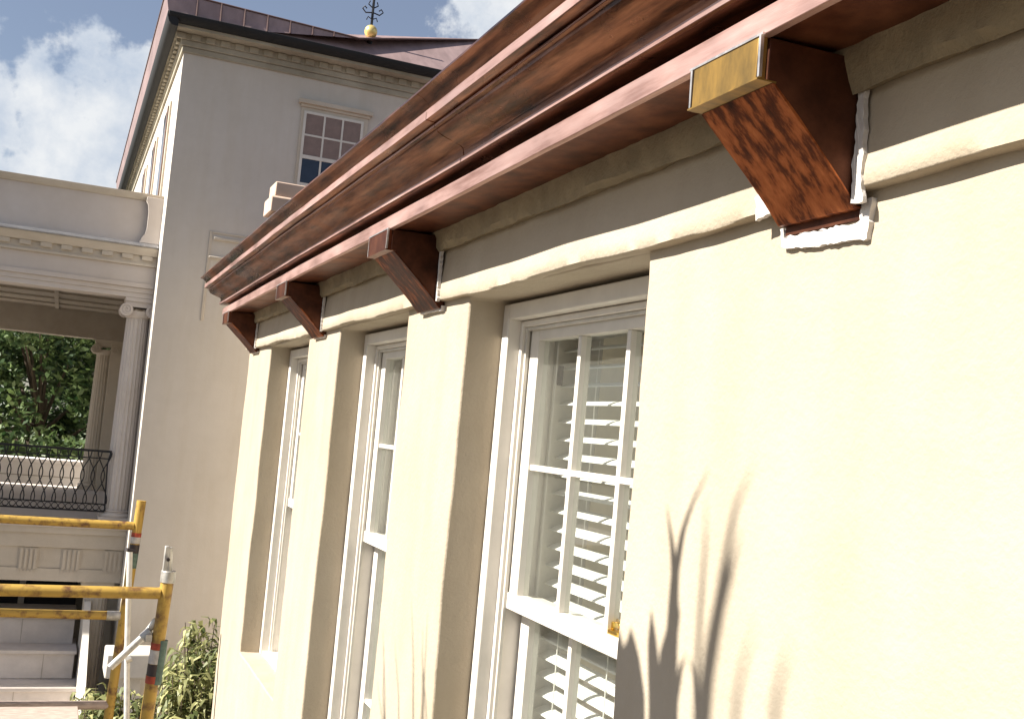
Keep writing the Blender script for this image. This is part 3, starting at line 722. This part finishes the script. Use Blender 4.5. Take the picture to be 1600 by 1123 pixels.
# ================================================================ trees beyond the porch
def tree(x, y, h, rx, rz, seed, label, n=24000, ls=.105):
    t = thing('broadleaf_tree', label, 'tree', (x, y, GZ), 'trees behind the porch')
    rr = random.Random(seed)
    tr = MB(); top = Vector((x, y, GZ+h*.62))
    tr.tube([(x, y, GZ-.1), (x+.1, y, GZ+h*.2), (x-.05, y+.1, GZ+h*.45), top], .20, 9, r2=.07)
    cl = []
    for k in range(80):
        a = rr.uniform(0, 2*PI); q = rr.uniform(-.95, 1); rad = math.sqrt(max(.03, 1-q*q))*rx*rr.uniform(.45, 1.0)
        c_ = Vector((x+rad*math.cos(a), y+rad*math.sin(a), GZ+h-rz+rz*q)); cl.append((c_, rr.uniform(.35, .75)))
        if k % 3 == 0: tr.tube([(x, y, GZ+h*rr.uniform(.3, .55)), (Vector((x, y, GZ+h*.5))+c_)/2+Vector((0, 0, .2)), c_], .06, 5, r2=.012)
    part(tr, 'trunk', M['bark'], t, smooth=True)
    lf = MB()
    for i in range(n):
        c_, r = cl[rr.randrange(len(cl))]
        d = Vector((rr.gauss(0, 1), rr.gauss(0, 1), rr.gauss(0, 1))).normalized()*r*rr.uniform(.5, 1.05)
        p = c_+d; u = Vector((rr.gauss(0, 1), rr.gauss(0, 1), rr.gauss(0, .6))).normalized(); v = u.orthogonal().normalized()
        v = (Matrix.Rotation(rr.uniform(0, 2*PI), 3, u) @ v); s = ls*rr.uniform(.6, 1.3)
        lf.poly([p-u*s, p+v*s*.42, p+u*s, p-v*s*.42])
    part(lf, 'crown', M['leaf'], t)
tree(-.3, 27.0, 7.4, 2.7, 3.3, 11, 'dark green tree seen between the porch columns, nearest the porch')
tree(2.2, 31, 8.2, 3.0, 3.4, 13, 'dark green tree beyond the porch, behind its rear column', 9000)
tree(-3.2, 29, 8.6, 3.0, 3.4, 14, 'dark green tree beyond the porch at the left edge', 9000)
tree(-2.6, 34, 7.0, 3.2, 3.3, 21, 'dark green tree farther back, filling the gap between the porch columns', 14000)
tree(1.0, 35, 7.2, 3.2, 3.3, 22, 'dark green tree farthest back behind the rear porch column', 12000)
# hedge and low wall beyond the balcony
hd = MB(); rr = random.Random(9)
for i in range(9000):
    p = Vector((rr.uniform(-7, 3.5), 24.2+rr.uniform(-.25, .6), rr.uniform(-2.6, -.85)+rr.uniform(-.1, .15))); u = Vector((rr.gauss(0, 1), rr.gauss(0, 1), rr.gauss(0, 1))).normalized(); v = u.orthogonal().normalized(); s = .085*rr.uniform(.6, 1.3)
    hd.poly([p-u*s, p+v*s*.5, p+u*s, p-v*s*.5])
hedge = thing('hedge', 'dark clipped hedge behind the pale wall beyond the balcony', 'hedge', (-2, 24.4, GZ))
part(hd, 'foliage', M['leaf'], hedge)
h2 = MB(); h2.box(-7, 3.5, 24.3, 24.8, GZ, -1.0); part(h2, 'core', M['leaf'], hedge)
tw = thing('terrace_wall', 'long pale terrace wall seen through the balcony railing', 'wall', (-2, 22.5, GZ))
w = MB(); w.box(-8, 3, 22.5, 22.8, GZ, -1.20); part(w, 'masonry', M['terrace'], tw)
w = MB(); w.box(-8, 3, 22.42, 22.88, -1.199, -1.13); part(w, 'coping', M['terrace'], tw, bevel=.01)
w = MB()
for z in (-1.45, -1.72, -2.05): w.box(-8, 3, 22.492, 22.4999, z-.008, z+.008)
part(w, 'course_line', M['porchdark'], tw)

# ================================================================ scaffold
def at(px, py, Y):
    v = cf*FPX+cr*(px-800)-cu*(py-561.5); return v*(Y/v.y)
sf = thing('scaffold', 'nearer yellow scaffold frame with a galvanised coupling pin on its taped post', 'scaffold', (.39, 3.9, GZ), 'yellow scaffold frames')
r = .0215
T_, B_ = Vector((.404, 3.9, -.570)), Vector((.385, 3.9, -1.05)); low_ = Vector((.36, 3.9, GZ))
w = MB(); w.tube([T_, B_, low_], r, 14); post = part(w, 'post', M['yellow'], sf, smooth=True)
w = MB(); w.tube([(-.95, 3.9, -.622), (-.3, 3.9, -.622), (.385, 3.9, -.616)], r*.92, 14); part(w, 'cross_bar', M['yellow'], sf, smooth=True)
w = MB(); w.tube([T_, Vector((.3985, 3.9, -.462))], .0125, 10); w.box(.384, .3975, 3.886, 3.914, -.56, -.458); w.tube([T_+Vector((0, 0, -.01)), T_+Vector((.001, 0, .03))], .025, 12)
pin = part(w, 'coupling_pin', M['galv'], sf, bevel=.002)
w = MB(); w.tube([(.396, 3.87, -.50), (.396, 3.93, -.50)], .006, 8); part(w, 'pin_hole', M['blacktape'], sf, sub=pin)
def band(zc, hh, mat, post_top, post_bot, Y, sub, s_, rr_, nm='tape_band'):
    t_ = (zc-post_top.z)/(post_bot.z-post_top.z); c_ = post_top.lerp(post_bot, t_); dz = (post_bot-post_top).normalized()*hh/2
    w = MB(); w.tube([c_-dz, c_+dz], rr_, 14); part(w, nm, mat, s_, sub=sub, smooth=True)
band(-.79, .022, M['red'], T_, B_, 3.9, post, sf, r+.0012); band(-.825, .045, M['whitetape'], T_, B_, 3.9, post, sf, r+.001)
band(-.868, .038, M['blacktape'], T_, B_, 3.9, post, sf, r+.0014); band(-.90, .024, M['red'], T_, B_, 3.9, post, sf, r+.0016)
w = MB(); w.prism([(.0, 0)], 0, 0) if False else None
w = MB(); w.tube([Vector((.404+.004, 3.897, -.77)), Vector((.397+.004, 3.897, -.915))], .0195, 10); part(w, 'paint_stripe', M['teal'], sf, sub=post, smooth=True)
w = MB(); w.tube([at(172, 1042, 3.93), at(228, 990, 3.93), at(245, 968, 3.91)], .0125, 10); part(w, 'brace', M['galv'], sf, smooth=True)
w = MB(); w.tube([at(222, 997, 3.915), at(236, 985, 3.915)], .017, 10); w.box(.352, .372, 3.885, 3.93, -.775, -.75); part(w, 'brace_clip', M['galv'], sf, bevel=.002)
w = MB(); w.tube([(-.95, 3.9, -.60), (-.96, 3.9, GZ)], r, 12); part(w, 'post', M['yellow'], sf, smooth=True)
s2 = thing('scaffold', 'farther yellow scaffold frame with two rungs and a red and teal marked post', 'scaffold', (.39, 5.5, GZ), 'yellow scaffold frames')
T2, B2 = Vector((.412, 5.5, -.44)), Vector((.374, 5.5, -1.42))
w = MB(); w.tube([T2, B2, Vector((.35, 5.5, GZ))], r, 14); p2 = part(w, 'post', M['yellow'], s2, smooth=True)
for z, m_ in ((-.560, 'yellow'), (-.978, 'yellow'), (-1.388, 'plank')):
    w = MB(); w.tube([(-1.0, 5.5, z+.004), (.39 if z > -1.2 else .37, 5.5, z)], r*.92, 12); part(w, 'cross_bar', M[m_], s2, smooth=True)
w = MB(); w.tube([(.315, 5.5, -.978), (.375, 5.5, -.978)], .0215, 12); part(w, 'sleeve', M['galv'], s2, smooth=True)
w = MB(); w.tube([(-1.02, 5.5, -.44), (-1.03, 5.5, GZ)], r, 12); part(w, 'post', M['yellow'], s2, smooth=True)
band(-.625, .03, M['whitetape'], T2, B2, 5.5, p2, s2, r+.0012); band(-.60, .02, M['red'], T2, B2, 5.5, p2, s2, r+.0013)
band(-.665, .04, M['blacktape'], T2, B2, 5.5, p2, s2, r+.0011); band(-.72, .07, M['teal'], T2, B2, 5.5, p2, s2, r+.0010)
w = MB(); w.tube([at(203, 862, 5.35), at(199, 1000, 5.30), at(198, 1120, 5.27), Vector((.46, 5.1, GZ))], .013, 10); br_ = part(w, 'cross_brace', M['pipe'], s2, smooth=True)
w = MB(); w.tube([at(196, 1030, 5.25), at(205, 1026, 5.25)], .02, 8); part(w, 'brace_clip', M['galv'], s2)
w = MB(); w.tube([at(197, 858, 5.4), at(210, 861, 5.45)], .008, 8); part(w, 'lock_pin', M['blacktape'], s2)
# the farther frame stands past the corner of the wing: set it out at 7.4 m
K2 = 7.4/5.5
for o_ in list(s2.children)+[c_ for p_ in s2.children for c_ in p_.children]:
    for v_ in o_.data.vertices: v_.co = v_.co*K2
s2.location = Vector((.39*K2, 7.4, GZ*K2))
pk = MB(); pk.box(-1.61, .296, 6.59, 6.91, -1.809, -1.749)
tag(pk.build('scaffold_plank', M['plank'], bevel=.004), 'weathered brown plank lying on the scaffold at the bottom left', 'plank')

# ================================================================ long-leaved shrub by the corner
def ribbon(mb, pts, wd, nrm, thick=0.):
    pts = [Vector(p) for p in pts]; L_, R_ = [], []
    n = len(pts)-1
    for i, p in enumerate(pts):
        d = (pts[min(i+1, n)]-pts[max(i-1, 0)]).normalized(); s = d.cross(nrm)
        s = s.normalized() if s.length > 1e-6 else Vector((1, 0, 0))
        t_ = i/n; ww = wd*(min(1, .25+3*t_))*(1-t_)**.7 if t_ < 1 else 0
        L_.append(mb.vt(p+s*ww)); R_.append(mb.vt(p-s*ww))
    for i in range(n): mb.f.append((L_[i], L_[i+1], R_[i+1], R_[i]))
def shrub(x, y, z0, h, rad, nb, seed, label):
    t = thing('oleander_shrub', label, 'shrub', (x, y, GZ), 'long-leaved shrubs by the corner')
    rr = random.Random(seed); stm = MB(); lf = MB()
    for b in range(nb):
        a = rr.uniform(0, 2*PI); q = math.sqrt(rr.random())*rad; hh = h*(1-.45*(q/rad)**2)*rr.uniform(.72, 1.04)
        tip = Vector((x+q*math.cos(a), y+q*math.sin(a), z0+hh))
        base = Vector((x+rr.uniform(-.1, .1), y+rr.uniform(-.1, .1), GZ)); mid = (base*.35+tip*.65)+Vector((q*math.cos(a)*.15, q*math.sin(a)*.15, .1))
        stm.tube([base, mid, tip], .012, 5, r2=.003)
        for k in range(40):
            s = rr.uniform(.0, 1.0)**.7; p = mid.lerp(tip, s)+Vector((rr.gauss(0, .03), rr.gauss(0, .03), rr.gauss(0, .03)))
            an = rr.uniform(0, 2*PI); out = Vector((math.cos(an), math.sin(an), rr.uniform(-.1, .5))); ln = rr.uniform(.10, .20)
            p1 = p+out*ln*.4; p2_ = p1+(out*.5+Vector((0, 0, -.55)))*ln*.5; p3 = p2_+(out*.25+Vector((0, 0, -.9)))*ln*.4
            ribbon(lf, [p, p1, p2_, p3], rr.uniform(.015, .024), Vector((rr.gauss(0, .3), rr.gauss(0, .3), 1)).normalized())
    part(stm, 'stems', M['bark'], t, smooth=True); part(lf, 'foliage', M['oleander'], t)
shrub(1.22, 8.5, -2.6, 1.12, .42, 46, 5, 'taller long-leaved shrub against the corner of the cream wall')
shrub(.62, 8.7, -2.6, .56, .36, 34, 6, 'shorter long-leaved shrub behind the scaffold posts')

# ================================================================ spiky plants left of the view: their shadows fall on the wall
def on_wall(px, py):
    v = cf*FPX+cr*(px-800)-cu*(py-561.5); return v*(WX/v.x)
def blade(mb, pxs, wpx, X_):
    """a sword leaf standing at x = X_ whose sun shadow falls on the wall"""
    pts = [on_wall(*p) for p in pxs]; L_, R_ = [], []
    n = len(pts)-1; k = (WX-X_)/(-SUN.x)
    for i, p in enumerate(pts):
        d = pts[min(i+1, n)]-pts[max(i-1, 0)]; s = Vector((0, -d.z, d.y)).normalized(); ww = wpx[i] if isinstance(wpx, (list, tuple)) else wpx*(1-i/n)**.8+.0012
        q = p+SUN*k
        q.x += .02*math.sin(i*1.3)
        L_.append(mb.vt(q+s*ww)); R_.append(mb.vt(q-s*ww))
    for i in range(n): mb.f.append((L_[i], L_[i+1], R_[i+1], R_[i]))
yroot = on_wall(1010, 1200)+SUN*((WX+.55)/(-SUN.x))
yu = thing('yucca', 'spiky yucca beside the nearest window, its broad dark leaf shadow on the wall', 'plant', (-.55, yroot.y, GZ), 'spiky plants casting shadows on the cream wall')
mb = MB(); Xa = -.55
def leaf_poly(mb, pxs, X_):
    """one broad leaf outline standing at x = X_, thickened to a real blade"""
    k = (WX-X_)/(-SUN.x); a_ = [mb.vt(on_wall(*p)+SUN*k) for p in pxs]; b_ = [mb.vt(on_wall(*p)+SUN*k+Vector((.004, 0, 0))) for p in pxs]
    mb.f.append(tuple(a_)); mb.f.append(tuple(reversed(b_)))
    for i in range(len(pxs)): mb.f.append((a_[i], a_[(i+1) % len(pxs)], b_[(i+1) % len(pxs)], b_[i]))
leaf_poly(mb, [(930, 1320), (950, 1120), (960, 1010), (968, 985), (974, 1010), (980, 1004), (986, 982), (993, 1003), (1000, 1030), (1008, 1090), (1012, 1320)], Xa)
leaf_poly(mb, [(1008, 1320), (1014, 1110), (1013, 1010), (1018, 952), (1025, 990), (1030, 1030), (1038, 1100), (1036, 1320)], Xa-.02)
leaf_poly(mb, [(1026, 1320), (1028, 1110), (1032, 1020), (1042, 985), (1048, 930), (1057, 925), (1063, 960), (1056, 1030), (1048, 1110), (1044, 1320)], Xa-.04)
blade(mb, [(1045, 1150), (1049, 1000), (1053, 900), (1050, 840), (1040, 775)], [.022, .018, .012, .008, .001], Xa)
blade(mb, [(1048, 1150), (1052, 1000), (1055, 900), (1066, 820), (1085, 765), (1108, 735)], [.02, .016, .012, .009, .005, .001], Xa)
blade(mb, [(1050, 1290), (1056, 1110), (1064, 1050), (1074, 1015)], [.012, .011, .008, .001], Xa)
blade(mb, [(1092, 1290), (1090, 1130), (1086, 1060), (1078, 1020)], [.010, .009, .006, .001], Xa)
part(mb, 'leaves', M['yucca'], yu)
mb = MB(); mb.tube([(-.55, yroot.y, GZ), (-.58, yroot.y+.02, -2.5), (-.53, yroot.y-.02, -1), (-.55, yroot.y, yroot.z+.02)], .05, 12, r2=.03); part(mb, 'stem', M['bark'], yu, smooth=True)
mb = MB(); Xb = -1.7
yr = on_wall(1110, 1250)+SUN*((WX-Xb)/(-SUN.x))
yv = thing('yucca', 'spiky yucca farther right, throwing thin faint blade shadows on the wall', 'plant', (Xb, yr.y, GZ), 'spiky plants casting shadows on the cream wall')
blade(mb, [(1085, 1300), (1100, 1110), (1112, 1020), (1124, 930), (1134, 860), (1150, 795), (1178, 745)], [.022, .020, .019, .014, .010, .007, .001], Xb)
blade(mb, [(1092, 1300), (1108, 1080), (1126, 960), (1140, 890), (1160, 815)], [.016, .014, .014, .011, .001], Xb)
blade(mb, [(1084, 1300), (1090, 1050), (1097, 920), (1102, 840), (1104, 765)], [.008, .008, .007, .005, .001], Xb)
blade(mb, [(1140, 1300), (1150, 1110), (1163, 1040), (1183, 965)], .010, Xb-1.0)
blade(mb, [(1200, 1300), (1212, 1110), (1224, 1050), (1238, 995)], .011, Xb-1.2)
stem_ = MB(); stem_.tube([(Xb, yr.y, GZ), (Xb+.04, yr.y, -2.2), (Xb-.03, yr.y, -.8), (Xb, yr.y, yr.z+.03)], .045, 12, r2=.025); part(stem_, 'stem', M['bark'], yv, smooth=True)
mb.tube([(Xb, yr.y, yr.z-.6), (Xb-1.0, yr.y-.05, yr.z+.5), (Xb-1.2, yr.y-.1, yr.z+.6)], .012, 6)
part(mb, 'leaves', M['yucca'], yv)
mb = MB(); Xc = -.95
yr = on_wall(650, 1250)+SUN*((WX-Xc)/(-SUN.x))
yw = thing('grass_clump', 'thin-bladed grass clump shadowing the pier between the two nearest windows', 'plant', (Xc, yr.y, GZ), 'spiky plants casting shadows on the cream wall')
for base, tip, bow in ((( 600, 1300), (598, 975), 2), ((612, 1280), (600, 1000), -6), ((640, 1280), (643, 930), 3), ((645, 1280), (660, 975), 4), ((655, 1280), (668, 950), -2), ((620, 1280), (617, 995), 4), ((665, 1280), (658, 1010), 3), ((628, 1280), (590, 1060), -5)):
    blade(mb, [base, ((base[0]*2+tip[0])/3+bow, (base[1]*2+tip[1])/3), ((base[0]+tip[0]*2)/3+bow, (base[1]+tip[1]*2)/3), tip], .007, Xc)
stem_ = MB(); stem_.tube([(Xc, yr.y, GZ), (Xc+.05, yr.y, -2.2), (Xc, yr.y, yr.z+.05)], .022, 10, r2=.012); part(stem_, 'stem', M['bark'], yw, smooth=True)
part(mb, 'blades', M['yucca'], yw)
